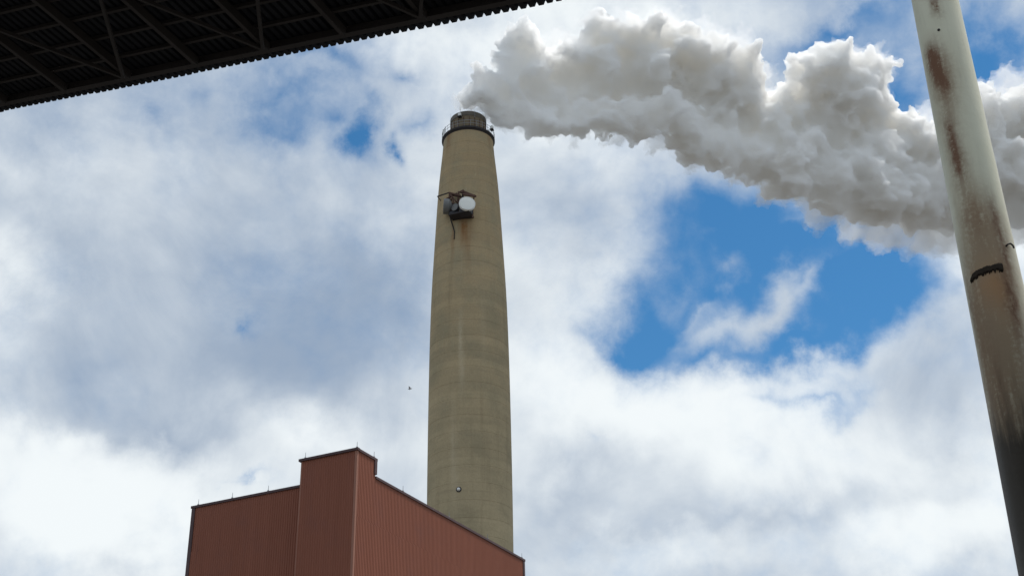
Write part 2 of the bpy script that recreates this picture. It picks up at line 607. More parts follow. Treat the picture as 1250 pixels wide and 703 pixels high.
# small lit-looking lamp low on the shaft
P, nrm = chim_hit(560, 597)
side = Vector((-nrm.y, nrm.x, 0))
t = thing('wall_lamp', 'single small white lamp low on the chimney just above the brown roof', 'lamp', P)
bm = bmesh.new()
fn = lambda r, a, z_: nrm * z_ + side * (r * math.cos(a)) + Vector((0, 0, r * math.sin(a)))
add_lathe(bm, [(0, .42), (.18, .38), (.27, .25), (.29, .1), (.29, 0)], 16, fn)
obj('lens', bm, M_WHITE, t, smooth=True)
bm = bmesh.new()
add_lathe(bm, [(.30, .08), (.44, .07), (.48, 0.0), (.48, -.25)], 16, fn)
obj('bezel', bm, M_DARKSTEEL, t)

# ------------------------------------------------------------------ aerials on the shaft
UPV = Vector((0, 0, 1))
Pc, nc = chim_hit(557, 256)
sc_ = Vector((-nc.y, nc.x, 0))
if sc_.dot(R_) < 0:
    sc_ = -sc_
PXM = 235.0 / FPX                       # metres per photo pixel here
t = thing('aerial_platform', 'rusty steel aerial platform with dark cabinets bolted to the chimney side', 'platform', Pc)


def ap(x, y, out):                      # point relative to Pc: photo pixel, metres out from the shaft
    d = ray(x, y)
    n_ = nc
    o_ = Pc + n_ * out
    s = (o_ - EYE).dot(n_) / d.dot(n_)
    return EYE + d * s - Pc


bm = bmesh.new()
ax = (sc_, nc, UPV)
add_box(bm, ap(563, 263.5, .9), 4.0, 2.6, .3, ax)
obj('deck', bm, M_DARKSTEEL, t)
bm = bmesh.new()
add_box(bm, ap(569, 259, 1.2), 2.2, 1.4, 1.1, ax)
bmesh.ops.bevel(bm, geom=bm.edges[:], offset=.05, segments=1, affect='EDGES')
obj('cabinet', bm, M_DARKGREY, t)
bm = bmesh.new()
add_box(bm, ap(555, 262, 1.0), 1.6, 1.3, 1.0, ax)
bmesh.ops.bevel(bm, geom=bm.edges[:], offset=.05, segments=1, affect='EDGES')
obj('cabinet', bm, M_DARKGREY, t)
for (x1, y1, o1, x2, y2, o2, w) in (
        (534, 240, 1.8, 549, 235, .6, .13), (549, 235, .6, 548, 262, .6, .2), (548, 235.5, 1.4, 562, 239, 1.2, .2),
        (549, 236, 1.4, 557, 247, 1.6, .17), (543, 244, 1.7, 558, 236, .8, .17), (560, 234, 1.0, 558, 264, .9, .2),
        (565, 233, .9, 565, 262, .9, .2), (562, 235, 1.3, 566, 233, .9, .3), (566, 234, .9, 581, 240, 1.1, .22),
        (565, 237, 1.2, 580, 239.5, 1.3, .28), (579, 238, 1.2, 578, 245, .7, .14), (552, 241, 1.6, 549, 250, 1.2, .16),
        (534, 240, 1.8, 538, 245, 1.8, .12), (545, 246, 1.6, 562, 251, 1.6, .18), (550, 238, .3, 565, 241, .3, .18),
        (553, 244, 1.5, 556, 262, 1.3, .16), (577, 255, .4, 577, 266, .8, .2), (549, 256, 1.4, 560, 257, 1.4, .15)):
    bm = bmesh.new()
    add_bar(bm, ap(x1, y1, o1), ap(x2, y2, o2), w * 1.4)
    obj('strut', bm, M_BROWNSTEEL if (x1 + y1) % 3 else M_DARKSTEEL, t)
bm = bmesh.new()
cab = []
for x, y in ((549.5, 264), (551, 270), (553, 276), (555, 283), (554.5, 292)):
    q, n2 = chim_hit(x, y)
    cab.append(q - Pc + n2 * .08)
add_tube(bm, cab, .11, 6)
obj('cable', bm, M_DARKSTEEL, t)


def dish(name, label, x, y, out, rad, face, depth, mat_f, mat_b):
    loc = Pc + ap(x, y, out)
    o = thing(name, label, 'antenna', loc, 0, 'dish aerials on the chimney')
    f = face.normalized()
    s = f.cross(UPV).normalized()
    u = s.cross(f)
    fn = lambda r, a, z_: f * z_ + s * (r * math.cos(a)) + u * (r * math.sin(a))
    bm = bmesh.new()
    add_lathe(bm, [(0, .06), (rad * .45, .055), (rad * .90, 0.03), (rad * .93, 0.0), (rad * .93, -.05)], 40, fn)
    obj('radome', bm, mat_f, o)
    bm = bmesh.new()
    add_lathe(bm, [(rad * .94, .0), (rad, .03), (rad * 1.0, -depth), (rad * .9, -depth - .1), (rad * .35, -depth - .75), (0, -depth - .8)], 40, fn)
    obj('shroud', bm, mat_b, o)
    bm = bmesh.new()
    q = f * (-depth - .7)
    add_tube(bm, [q, q - f * .5 - nc * .2, q - f * .8 - nc * (out - .2)], .13, 8)
    obj('bracket', bm, M_BROWNSTEEL, o)
    return o


toCam = (EYE - Pc).normalized()
dish('dish_antenna', 'round white dish antenna facing forward on the right of the aerial platform', 570.4, 248.2, 2.4, 1.50,
     (nc * 1.0 + sc_ * 0.55 + UPV * (.12)), .5, M_RADOME, M_WHITE)
dish('dish_antenna', 'dark grey drum dish antenna seen side on at the left of the chimney', 541.5, 252.0, 1.6, 1.45,
     (-sc_ * 1.0 + nc * .45 + UPV * .05), 1.0, M_GREYDISH, M_GREYDISH)
dish('dish_antenna', 'small dark dish antenna half hidden between the grey and white dishes', 555, 253.0, 1.9, .78,
     (nc * 1.0 - sc_ * .25), .4, M_GREYDISH, M_DARKGREY)

# ------------------------------------------------------------------ brown clad building
HT = 45.0
Cc = on_z(436, 548, HT)
Lc = on_z(368, 562, HT)
Rc = on_z(461, 560.5, HT)
HL = 43.21
E_ = on_z(642, 683, HL)
Wc = on_z(236, 619, HL)
# snap to a right-angled plan
vdir = (E_ - on_z(461, 582, HL))
vdir.z = 0
vdir.normalize()                         # along the right-hand face, away from the camera
udir = Vector((-vdir.y, vdir.x, 0))      # along the left-hand face, away from the corner
if udir.x > 0:
    udir = -udir
C0 = Vector((Cc.x, Cc.y, 0))
tw = (Vector((Lc.x, Lc.y, 0)) - C0).dot(udir)       # tower width on the left face
td = (Vector((Rc.x, Rc.y, 0)) - C0).dot(vdir)       # tower depth on the right face
rlen = (Vector((E_.x, E_.y, 0)) - C0).dot(vdir)
wl = (Vector((Wc.x, Wc.y, 0)) - C0)
wu, wv = wl.dot(udir), wl.dot(vdir)                 # far left corner, set-back of the left wing
print('building', tw, td, rlen, wu, wv)

m, b, p = principled('brown_cladding')
co = b.n('ShaderNodeTexCoord').outputs['Object']
st = b.mapping(co, (0, 0, 0), (0, 0, 0), (1, 1, 0.06), 'POINT')
c = b.mix(b.noise(st, 0.9, 6, 0.6), (0.222, 0.078, 0.046), (0.285, 0.106, 0.066))
c = b.mix(b.math('MULTIPLY', b.step(b.noise(co, 0.3, 6, 0.6), .5, .8), 0.4), c, (0.200, 0.085, 0.066))
c = b.mix(b.math('MULTIPLY', b.step(b.noise(st, 3.2, 4, 0.6), .58, .8), 0.45), c, (0.165, 0.066, 0.05))
b.put(p.inputs['Base Color'], c)
p.inputs['Roughness'].default_value = 0.65
p.inputs['Specular IOR Level'].default_value = 0.2
M_CLAD = m
M_COPE = simple('dark_coping', (0.085, 0.050, 0.050), 0.6, var=0.25, scale=1)
M_TRIM = simple('corner_trim_paint', (0.300, 0.135, 0.090), 0.6, var=0.12, scale=1)
M_ROOF = simple('grey_roof_felt', (0.16, 0.155, 0.15), 0.9, var=0.3, scale=.6)

bld = thing('industrial_building', 'red brown ribbed metal building with a raised corner tower before the chimney', 'building', (C0.x, C0.y, 0))


def clad(P0, d, nrm, L, z0, z1, pitch=0.27, depth=0.042, out=0.0, name='cladding_panel'):
    """vertical ribbed sheet standing on the line P0 + d*s, facing nrm (coordinates relative to the building)"""
    n = max(2, int(round(L / pitch)))
    pw = L / n
    verts, faces = [], []
    s = 0.0
    line = []
    for k in range(n):
        for f, o in ((0.0, 0.0), (0.46, 0.0), (0.60, depth), (0.86, depth)):
            line.append((k * pw + f * pw, o))
    line.append((L, 0.0))
    for s, o in line:
        q = P0 + d * s + nrm * (o + out)
        verts.append((q.x, q.y, z0))
        verts.append((q.x, q.y, z1))
    for i in range(len(line) - 1):
        faces.append((2 * i, 2 * i + 2, 2 * i + 3, 2 * i + 1))
    return obj(name, (verts, faces), M_CLAD, bld)


nl = -vdir                                 # normal of the left-hand faces
nr = -udir                                 # normal of the right-hand face
Z0 = Vector((0, 0, 0))
SEAM = 40.0
q1, q2 = on_z(243, 672, 0), None
# height of the lap seam from its pixel on the wing wall


def wall_z(x, y, P0, nrm):
    d = ray(x, y)
    P0w = C0 + P0
    s = (P0w - EYE).dot(nrm) / d.dot(nrm)
    return (EYE + d * s).z


wingP = udir * tw + vdir * wv
SEAM = (wall_z(243, 672, wingP, nl) + wall_z(350, 653, wingP, nl)) / 2
print('seam', SEAM)
for z0, z1, o in ((0.0, SEAM + .05, .05), (SEAM, None, 0.0)):
    lo = o
    clad(Z0 + udir * .12, udir, nl, tw - .24, z0, z1 or HT, out=lo)                      # tower, left face
    clad(Z0 + vdir * .12, vdir, nr, td - .12, z0, z1 or HT, out=lo)                      # tower, right face
    clad(vdir * td, vdir, nr, rlen - td - .12, z0, z1 or HL, out=lo)                     # long right face
    clad(wingP, udir, nl, wu - tw - .12, z0, z1 or HL, out=lo)                           # set-back left wing
clad(udir * tw + Z0, vdir, udir, wv, 0, HT)                                              # tower return
clad(udir * tw + vdir * wv, vdir, udir, td - wv if td > wv + .3 else .3, HL, HT)
clad(vdir * td, udir, vdir, tw, HL, HT)                                                  # tower back above the roof
clad(udir * wu + vdir * wv, vdir, udir, rlen - wv, 0, HL)                                # far side walls
clad(vdir * rlen, udir, vdir, wu, 0, HL)


def trim_v(P, z0, z1, w=.26, mat=None):
    bm = bmesh.new()
    add_box(bm, P + Vector((0, 0, (z0 + z1) / 2)), w, w, z1 - z0, (udir, vdir, UPV))
    obj('corner_trim', bm, mat or M_TRIM, bld)


trim_v(udir * .06 + vdir * .06, 0, HT - .02, .26)
trim_v(udir * (tw - .1) + vdir * .1, 0, HT - .02, .22)
trim_v(udir * (wu - .1) + vdir * (wv + .1), 0, HL - .02, .40, M_COPE)
trim_v(vdir * (rlen - .1) + udir * .1, 0, HL - .02, .40, M_COPE)
trim_v(vdir * (td - .06) + udir * .08, HL + .3, HT - .02, .42, M_COPE)


def cope(a, bb, z, w=.40, h=.24):
    bm = bmesh.new()
    add_bar(bm, a + Vector((0, 0, z)), bb + Vector((0, 0, z)), w, h)
    obj('coping', bm, M_COPE, bld)


cope(udir * -.2, udir * (tw + .2), HT)
cope(vdir * .08 + udir * .075, vdir * (td + .2) + udir * .075, HT + .003)
cope(vdir * td + udir * .3, vdir * td + udir * (tw - .1), HT + .006)
cope(udir * tw + vdir * .3, udir * tw + vdir * (td - .1), HT + .009)
cope(vdir * (td + .03) + udir * .075, vdir * (rlen + .2) + udir * .075, HL)
cope(udir * (tw + .03) + vdir * (wv + .05), udir * (wu + .2) + vdir * (wv + .05), HL + .003)
cope(vdir * (rlen - .05) + udir * .4, vdir * (rlen - .05) + udir * (wu - .2), HL + .006)
cope(udir * (wu - .05) + vdir * (wv + .4), udir * (wu - .05) + vdir * (rlen - .2), HL + .009)
# roofs
bm = bmesh.new()
for poly, z in (([Z0 + udir * .1 + vdir * .1, udir * (tw - .1) + vdir * .1, udir * (tw - .1) + vdir * (td - .1), udir * .1 + vdir * (td - .1)], HT - .25),
                ([vdir * (td + .1) + udir * .1, udir * (tw + .2) + vdir * (td + .1), udir * (tw + .2) + vdir * (wv + .15), udir * (wu - .15) + vdir * (wv + .15),
                  udir * (wu - .15) + vdir * (rlen - .15), udir * .1 + vdir * (rlen - .15)], HL - .25)):
    bm.faces.new([bm.verts.new(q + Vector((0, 0, z))) for q in poly])
obj('roof', bm, M_ROOF, bld)
# lightning rods along the parapets


def rod(q, z, h=.6):
    bm = bmesh.new()
    add_tube(bm, [q + Vector((0, 0, z)), q + Vector((0, 0, z + h))], [.032, .018], 6)
    add_box(bm, q + Vector((0, 0, z + .05)), .14, .14, .10, (udir, vdir, UPV))
    obj('lightning_rod', bm, M_RAIL, bld)


for s in (0.02, tw * .93):
    rod(udir * s, HT + .15)
rod(vdir * (td - .3), HT + .15)
for f in (0.02, .34, .66, .97):
    rod(udir * (tw + .5 + f * (wu - tw - .7)) + vdir * wv, HL + .15)
for f in (.16, .45, .72, .985):
    rod(vdir * (td + f * (rlen - td)), HL + .15)

# ------------------------------------------------------------------ inclined gallery overhead
GS = 18.8                                 # height of its edge where it leaves the frame at the right
gb = ray(668, 0)
ga = ray(0, 133)
gn = ga.cross(gb).normalized()
gaz = math.radians(-65.5)
ge = Vector((math.sin(gaz), math.cos(gaz), -(gn.x * math.sin(gaz) + gn.y * math.cos(gaz)) / gn.z)).normalized()
G0 = EYE + gb * ((GS - EYE.z) / gb.z)
raz = math.radians(24.5)
gg = -Vector((math.sin(raz), math.cos(raz), 0))           # across the gallery, towards and over the camera
gup = ge.cross(gg)
if gup.z < 0:
    gup = -gup
gup.normalize()
GW = 13.0
print('gallery dir', tuple(ge), 'G0', tuple(G0))


def gal_st(x, y, drop=0.0):               # photo pixel -> (s, t) on the gallery plane lowered by drop
    d = ray(x, y)
    o_ = G0 - gup * drop
    tt = (o_ - EYE).dot(gup) / d.dot(gup)
    P = EYE + d * tt - G0
    # solve P = s*ge + t*gg (in plane)
    a11, a12, a22 = ge.dot(ge), ge.dot(gg), gg.dot(gg)
    r1, r2 = P.dot(ge), P.dot(gg)
    det = a11 * a22 - a12 * a12
    return (r1 * a22 - r2 * a12) / det, (a11 * r2 - a12 * r1) / det


m, b, p = principled('gallery_sheeting')
co = b.n('ShaderNodeTexCoord').outputs['Object']
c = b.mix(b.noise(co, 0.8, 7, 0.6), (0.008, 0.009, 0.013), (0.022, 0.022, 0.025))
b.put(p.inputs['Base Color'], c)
p.inputs['Roughness'].default_value = 0.8
p.inputs['Specular IOR Level'].default_value = 0.2
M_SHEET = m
M_BEAM = simple('gallery_beam_steel', (0.036, 0.030, 0.028), 0.8, var=0.4, scale=2)

gal = thing('conveyor_gallery', 'black underside of a corrugated steel gallery on crossing beams above', 'gallery', G0)
PITCHG, AMP = 0.2, 0.042
S0, S1 = -9.0, 42.0


def gp(s, t, lift=0.0):
    return ge * s + gg * t + gup * lift


SHEET = 3.0
s = S0
k = 0
while s < S1:
    n = int(round(SHEET / PITCHG))
    verts, faces, line = [], [], []
    for j in range(n):
        for f, o in ((0, 0.0), (.22, 0.0), (.34, -AMP * 2.5), (.90, -AMP * 2.5)):
            line.append((s + (j + f) * PITCHG, o))
    line.append((s + n * PITCHG, 0.0))
    e_off = random.uniform(-.02, .02)
    for (ss, o) in line:
        for t_, dz in ((e_off, 0), (GW, 0), (e_off, .012), (GW, .012)):
            q = gp(ss, t_, o + dz + .004 * (k % 2))
            verts.append(tuple(q))
    for i in range(len(line) - 1):
        a = 4 * i
        faces += [(a, a + 4, a + 5, a + 1), (a + 2, a + 3, a + 7, a + 6), (a, a + 2, a + 6, a + 4), (a + 1, a + 5, a + 7, a + 3)]
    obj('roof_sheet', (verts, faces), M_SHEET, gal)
    s += n * PITCHG
    k += 1


def gbar(name, a, bb, w, h, mat=None):
    bm = bmesh.new()
    add_bar(bm, a, bb, w, h, gup)
    return obj(name, bm, mat or M_BEAM, gal)


# edge beam and purlins along the gallery
gbar('edge_beam', gp(S0, .50, -.22), gp(S1, .50, -.22), .14, .18)
t_ = 1.15
while t_ < GW - .2:
    gbar('purlin', gp(S0, t_, -.155), gp(S1, t_, -.155), .07, .09)
    t_ += .72
# cross beams where the photo shows them
nodes = [gal_st(x, y, .3)[0] for x, y in ((87, 109), (157, 92), (241, 75), (326, 57), (422, 37), (523, 16))]
sp_ = (nodes[0] - nodes[-1]) / 5
print('beam stations', nodes, 'spacing', sp_)
s_first = nodes[1]
kk = 0
for k in range(-7, 12):
    s = s_first + k * sp_
    if not (S0 + .3 < s < S1 - .3):
        continue
    gbar('cross_beam', gp(s, .60, -.30), gp(s, GW - .2, -.30), .10, .19)
# diagonal braces meeting at every second cross beam
brA = gal_st(0, 33, .44), gal_st(157, 93, .44)
brC = gal_st(132, 0, .44), gal_st(158, 92, .44)
print('brace', brA, brC)
dA = (brA[0][0] - brA[1][0]) / (brA[0][1] - brA[1][1])
dC = (brC[0][0] - brC[1][0]) / (brC[0][1] - brC[1][1])
for k in range(-6, 12, 2):
    s = s_first + k * sp_
    if not (S0 + .3 < s < S1 - .3):
        continue
    for sl in (dA, dC):
        T = 6.2
        if not (S0 < s + sl * T < S1):
            continue
        gbar('brace', gp(s, brA[1][1], -.44), gp(s + sl * T, brA[1][1] + T, -.44 - (.012 if sl == dA else 0)), .065, .08)

BLOCKER_EDGE = 3.4  # front edge of the unseen roof added to shade the pole
# ------------------------------------------------------------------ leaning steel pole at the right
PD = 6.0


def axis_pt(x, y, dist):
    d = ray(x, y)
    hh = math.hypot(d.x, d.y)
    return EYE + d * (dist / hh)


A1 = axis_pt(1213.5, 350, PD)
A0 = axis_pt(1141, 0, PD)
# keep the lean sideways only
DIRP = (A0 - A1).normalized()


def prad(P, hw):
    return hw * (P - EYE).dot(F_) / FPX


r_top, r_mid = prad(A0, 26.6), prad(A1, 33.4)
drdz = (r_mid - r_top) / (A0.z - A1.z)
PB = A1 - DIRP * (A1.z / DIRP.z)
PLEN = (A0.z + 2.2) / DIRP.z
r_base = r_mid + drdz * A1.z
print('pole', tuple(PB), 'lean', math.degrees(math.acos(DIRP.z)), 'r', r_base, r_mid, r_top, 'A0', tuple(A0))
pside = DIRP.cross(Vector((-PB.x, -PB.y, 0)).normalized()).normalized()
pfront = pside.cross(DIRP).normalized()
if pfront.dot(EYE - PB) < 0:
    pfront = -pfront
if pside.dot(R_) < 0:
    pside = -pside
pole_rot = Matrix((pside, -pfront, DIRP)).transposed()     # local x right, y away, z up the pole


def pole_r(l):
    return r_base - drdz * l * DIRP.z


def pole_hit(x, y):
    """(angle from the side facing the camera, height along the pole) seen at a photo pixel"""
    d = ray(x, y)
    o_ = pole_rot.transposed() @ (EYE - PB)
    dl = pole_rot.transposed() @ d
    l = 4.0
    for _ in range(30):
        r = pole_r(l)
        A = dl.x ** 2 + dl.y ** 2
        B = 2 * (o_.x * dl.x + o_.y * dl.y)
        C = o_.x ** 2 + o_.y ** 2 - r * r
        disc = max(B * B - 4 * A * C, 0)
        tt = (-B - math.sqrt(disc)) / (2 * A)
        q = o_ + dl * tt
        l = q.z
    return math.atan2(q.x, -q.y), l


m, b, p = principled('weathered_pole_paint')
co = b.n('ShaderNodeTexCoord').outputs['Object']
sp = b.n('ShaderNodeSeparateXYZ')
b.put(sp.inputs[0], co)
ang = b.math('MULTIPLY', b.math('ARCTAN2', sp.outputs[0], b.math('MULTIPLY', sp.outputs[1], -1.0)), 0.14)
cb = b.n('ShaderNodeCombineXYZ')
b.put(cb.inputs[0], ang)
b.put(cb.inputs[1], sp.outputs[2])
st = b.mapping(co, (0, 0, 0), (0, 0, 0), (1, 1, .10), 'POINT')
grain = b.noise(st, 34, 6, .65)
fine = b.noise(co, 55, 6, .7)
cloudy = b.noise(co, 4.5, 6, .6)
w_ = b.scale(b.vmath('SUBTRACT', b.noise(co, 16, 6, .68, color=True), (.5, .5, .5)), .065)
uvp = b.vmath('ADD', cb.outputs[0], w_)


def pblob(lst, acc=0.0):
    for x, y, wpx, hpx, amt in lst:
        a, l = pole_hit(x, y)
        acc = b.blob(uvp, a * .14, l, wpx * .0046, hpx * .0052, 0, amt, acc)
    return acc


base = b.mix(cloudy, (0.68, 0.65, 0.47), (0.80, 0.77, 0.60))
base = b.mix(b.math('MULTIPLY', b.step(grain, .52, .78), .4), base, (0.50, 0.47, 0.36))
stain = pblob([(1202, 285, 36, 54, 1.1), (1185, 250, 16, 26, .5), (1215, 340, 34, 60, .95), (1225, 420, 36, 70, .9), (1225, 520, 60, 110, .9), (1240, 640, 60, 110, .9),
               (1150, 98, 22, 46, 1.2), (1168, 190, 18, 54, .8), (1195, 400, 14, 80, .55), (1150, 150, 24, 18, .2)])
rust = pblob([(1139, 78, 15, 26, 1.0), (1147, 92, 13, 34, .9), (1134, 66, 10, 14, .6), (1154, 104, 10, 34, .6), (1137, 4, 5, 14, .7), (1144, 8, 4, 16, .6), (1159, 160, 8, 20, .9), (1143, 8, 10, 18, .5),
              (1165, 185, 10, 32, .85), (1171, 205, 9, 26, .7), (1213, 262, 6, 26, .7), (1196, 270, 12, 36, .5), (1222, 285, 7, 26, .7), (1228, 312, 4, 16, .8), (1180, 262, 10, 22, .35),
              (1238, 380, 7, 46, .85), (1231, 350, 9, 26, .7), (1200, 420, 10, 90, .45), (1185, 372, 5, 46, .5), (1222, 470, 10, 80, .5)])
orange = pblob([(1215, 345, 18, 24, .8), (1222, 360, 14, 36, .55), (1200, 350, 12, 20, .45)])
speck = b.step(b.math('MULTIPLY_ADD', grain, .5, b.math('MULTIPLY', fine, .5)), .28, .56)
base = b.mix(b.math('MULTIPLY', stain, b.math('MULTIPLY_ADD', speck, .45, .5), clamp=True), base, (0.36, 0.26, 0.155))
base = b.mix(b.math('MULTIPLY', orange, .62, clamp=True), base, (0.46, 0.23, 0.085))
base = b.mix(b.math('MULTIPLY', rust, speck, clamp=True), base, (0.20, 0.105, 0.062))
foot_shade = b.step(b.math('ADD', pblob([(1236, 600, 80, 50, .45), (1245, 705, 120, 85, .9), (1250, 800, 160, 160, 1.2), (1260, 950, 200, 260, 1.4)]), b.math('MULTIPLY_ADD', grain, .7, -.35)), .12, .75)  # shade painted onto the pole's lower end, with a ragged upper edge
base = b.mix(b.math('MULTIPLY', foot_shade, .94), base, (0.040, 0.031, 0.020))
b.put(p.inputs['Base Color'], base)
b.put(p.inputs['Roughness'], b.math('MULTIPLY_ADD', rust, .35, .5, clamp=True))
p.inputs['Specular IOR Level'].default_value = 0.35
bp = b.n('ShaderNodeBump')
bp.inputs['Strength'].default_value = 0.35
bp.inputs['Distance'].default_value = 0.004
b.put(bp.inputs['Height'], b.math('MULTIPLY_ADD', rust, .8, fine))
b.put(p.inputs['Normal'], bp.outputs[0])
M_POLE = m
M_SCAR = simple('charred_scar', (0.030, 0.020, 0.012), 0.9, var=.5, scale=60, bump=.5)

pole = thing('steel_pole', 'pale rust stained steel pole with a dark scar standing at the right', 'pole', PB)
pole.rotation_euler = pole_rot.to_euler()
bm = bmesh.new()
add_lathe(bm, [(pole_r(l), l) for l in np.linspace(0.02, PLEN, 60)] + [(0, PLEN)], 96)
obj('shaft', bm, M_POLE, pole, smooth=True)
bm = bmesh.new()
add_box(bm, (0, 0, .012), .55, .55, .024)
obj('base_plate', bm, M_DARKSTEEL, pole)
for sx in (-1, 1):
    for sy in (-1, 1):
        bm = bmesh.new()
        add_lathe(bm, [(0, .075), (.018, .07), (.02, .024)], 6)
        o = obj('anchor_bolt', bm, M_DARKSTEEL, pole, loc=(sx * .22, sy * .22, 0))
# the ragged scar: a raised burnt bead bent round the pole
path = [(1185.5, 342), (1187.5, 338.5), (1192, 334.5), (1198, 331.5), (1205, 329), (1212, 327.5), (1219, 325.5), (1223.5, 326.5), (1224.5, 329)]
th = [3.6, 5.2, 4.8, 4.4, 4.6, 4.4, 5.2, 5.2, 3.0]
verts, faces = [], []
NS = 60
pr = random.Random(3)
for i in range(NS + 1):
    f = i / NS * (len(path) - 1)
    j = min(int(f), len(path) - 2)
    g = f - j
    x = path[j][0] * (1 - g) + path[j + 1][0] * g
    y = path[j][1] * (1 - g) + path[j + 1][1] * g
    h = (th[j] * (1 - g) + th[j + 1] * g)
    hu, hd = h * pr.uniform(.75, 1.1), h * pr.uniform(.65, 1.5)
    if i in (0, NS):
        hu = hd = .6
    for yy, lf in ((y - hu, .0004), (y - hu * .6, .005), (y + hd * .5, .007), (y + hd, .0004)):
        a, l = pole_hit(x, yy)
        r = pole_r(l) + lf
        verts.append((r * math.sin(a), -r * math.cos(a), l))
for i in range(NS):
    for k in range(3):
        a = 4 * i + k
        faces.append((a, a + 1, a + 5, a + 4))
obj('scar', (verts, faces), M_SCAR, pole)
# small bent hook and a bolt head
a, l = pole_hit(1228, 301)
r = pole_r(l)
base_ = Vector((r * math.sin(a), -r * math.cos(a), l))
on_ = Vector((math.sin(a), -math.cos(a), 0))
sd_ = Vector((math.cos(a), math.sin(a), 0))
bm = bmesh.new()
add_tube(bm, [base_ - on_ * .01, base_ + on_ * .014 + sd_ * .002 + Vector((0, 0, .006)), base_ + on_ * .018 + sd_ * .014 + Vector((0, 0, .010)),
              base_ + on_ * .018 + sd_ * .026 + Vector((0, 0, .002)), base_ + on_ * .016 + sd_ * .032 + Vector((0, 0, -.012))], .0045, 8)
obj('hook', bm, M_DARKSTEEL, pole)
a, l = pole_hit(1146, 37)
r = pole_r(l)
on_ = Vector((math.sin(a), -math.cos(a), 0))
sd_ = Vector((math.cos(a), math.sin(a), 0))
bb_ = on_ * r + Vector((0, 0, l))
bm = bmesh.new()
add_lathe(bm, [(0, .006), (.007, .004), (.009, -.004)], 8, lambda r_, a_, z_: bb_ + on_ * z_ + sd_ * (r_ * math.cos(a_)) + UPV * (r_ * math.sin(a_)))
obj('bolt', bm, M_DARKSTEEL, pole)

# ------------------------------------------------------------------ unseen shed added around the camera to shade the pole
M_BLOCKER = simple('blocker_sheeting', (0.040, 0.037, 0.035), 0.85, var=.4, scale=2)
blocker = thing('shade_blocker', 'unseen dark steel shed added to shade the pole', 'blocker', (0, 0, 0))


def ribbed(name, P0, d, nrm, L, upv, H, pitch=.25, dep=.04):
    n = max(2, int(round(L / pitch)))
    pw = L / n
    line = []
    for k in range(n):
        for f, o in ((0, 0), (.46, 0), (.6, dep), (.86, dep)):
            line.append(((k + f) * pw, o))
    line.append((L, 0))
    verts, faces = [], []
    for s, o in line:
        for tt, th_ in ((0, 0), (H, 0), (H, -.02), (0, -.02)):
            verts.append(tuple(P0 + d * s + nrm * (o + th_) + upv * tt))
    for i in range(len(line) - 1):
        for k in range(4):
            a = 4 * i + k
            b_ = 4 * i + (k + 1) % 4
            faces.append((a, b_, b_ + 4, a + 4))
    return obj(name, (verts, faces), M_BLOCKER, blocker)


X_, Y_ = Vector((1, 0, 0)), Vector((0, 1, 0))
ribbed('roof_sheet', Vector((-7, -9, 4.77)), X_, -UPV, 11.4, Y_, BLOCKER_EDGE + 9)  # unseen roof, added to keep sky light off the lower pole
ribbed('blocker_wall', Vector((-7, -9, 0)), X_, Y_, 11.4, UPV, 4.75)
ribbed('blocker_wall', Vector((4.36, -8.9, 0)), Y_, -X_, BLOCKER_EDGE + 8.9, UPV, 4.72)
ribbed('blocker_wall', Vector((-6.96, -8.9, 0)), Y_, X_, BLOCKER_EDGE + 8.9, UPV, 4.72)
for x_ in (-6.8, 4.2):
    bm = bmesh.new()
    add_box(bm, (x_, BLOCKER_EDGE - .15, 2.35), .18, .18, 4.68)
    obj('blocker_post', bm, M_DARKSTEEL, blocker)
# ------------------------------------------------------------------ bird
bl = at_depth(500.5, 474.5, 150.0)
bird = thing('bird', 'tiny distant bird in the grey sky left of the chimney', 'bird', bl)
M_BIRD = simple('bird_feathers', (0.42, 0.43, 0.45), .9)
bm = bmesh.new()
add_tube(bm, [(-.26, 0, 0), (-.15, 0, .01), (0, 0, .02), (.12, 0, .02), (.2, 0, .05), (.27, 0, .04)], [.015, .06, .08, .065, .045, .008], 8)
obj('body', bm, M_BIRD, bird, smooth=True)
for s in (-1, 1):
    bm = bmesh.new()
    pts = [(.1, 0), (.06, .25), (-.05, .5), (-.14, .5), (-.12, .2), (-.1, 0)]
    up_ = [bm.verts.new((x, s * y, .04 + .35 * y - .4 * y * y)) for x, y in pts]
    dn_ = [bm.verts.new((x, s * y, .025 + .35 * y - .4 * y * y)) for x, y in pts]
    bm.faces.new(up_)
    bm.faces.new(list(reversed(dn_)))
    for i in range(6):
        bm.faces.new((up_[i], dn_[i], dn_[(i + 1) % 6], up_[(i + 1) % 6]))
    obj('wing', bm, M_BIRD, bird)

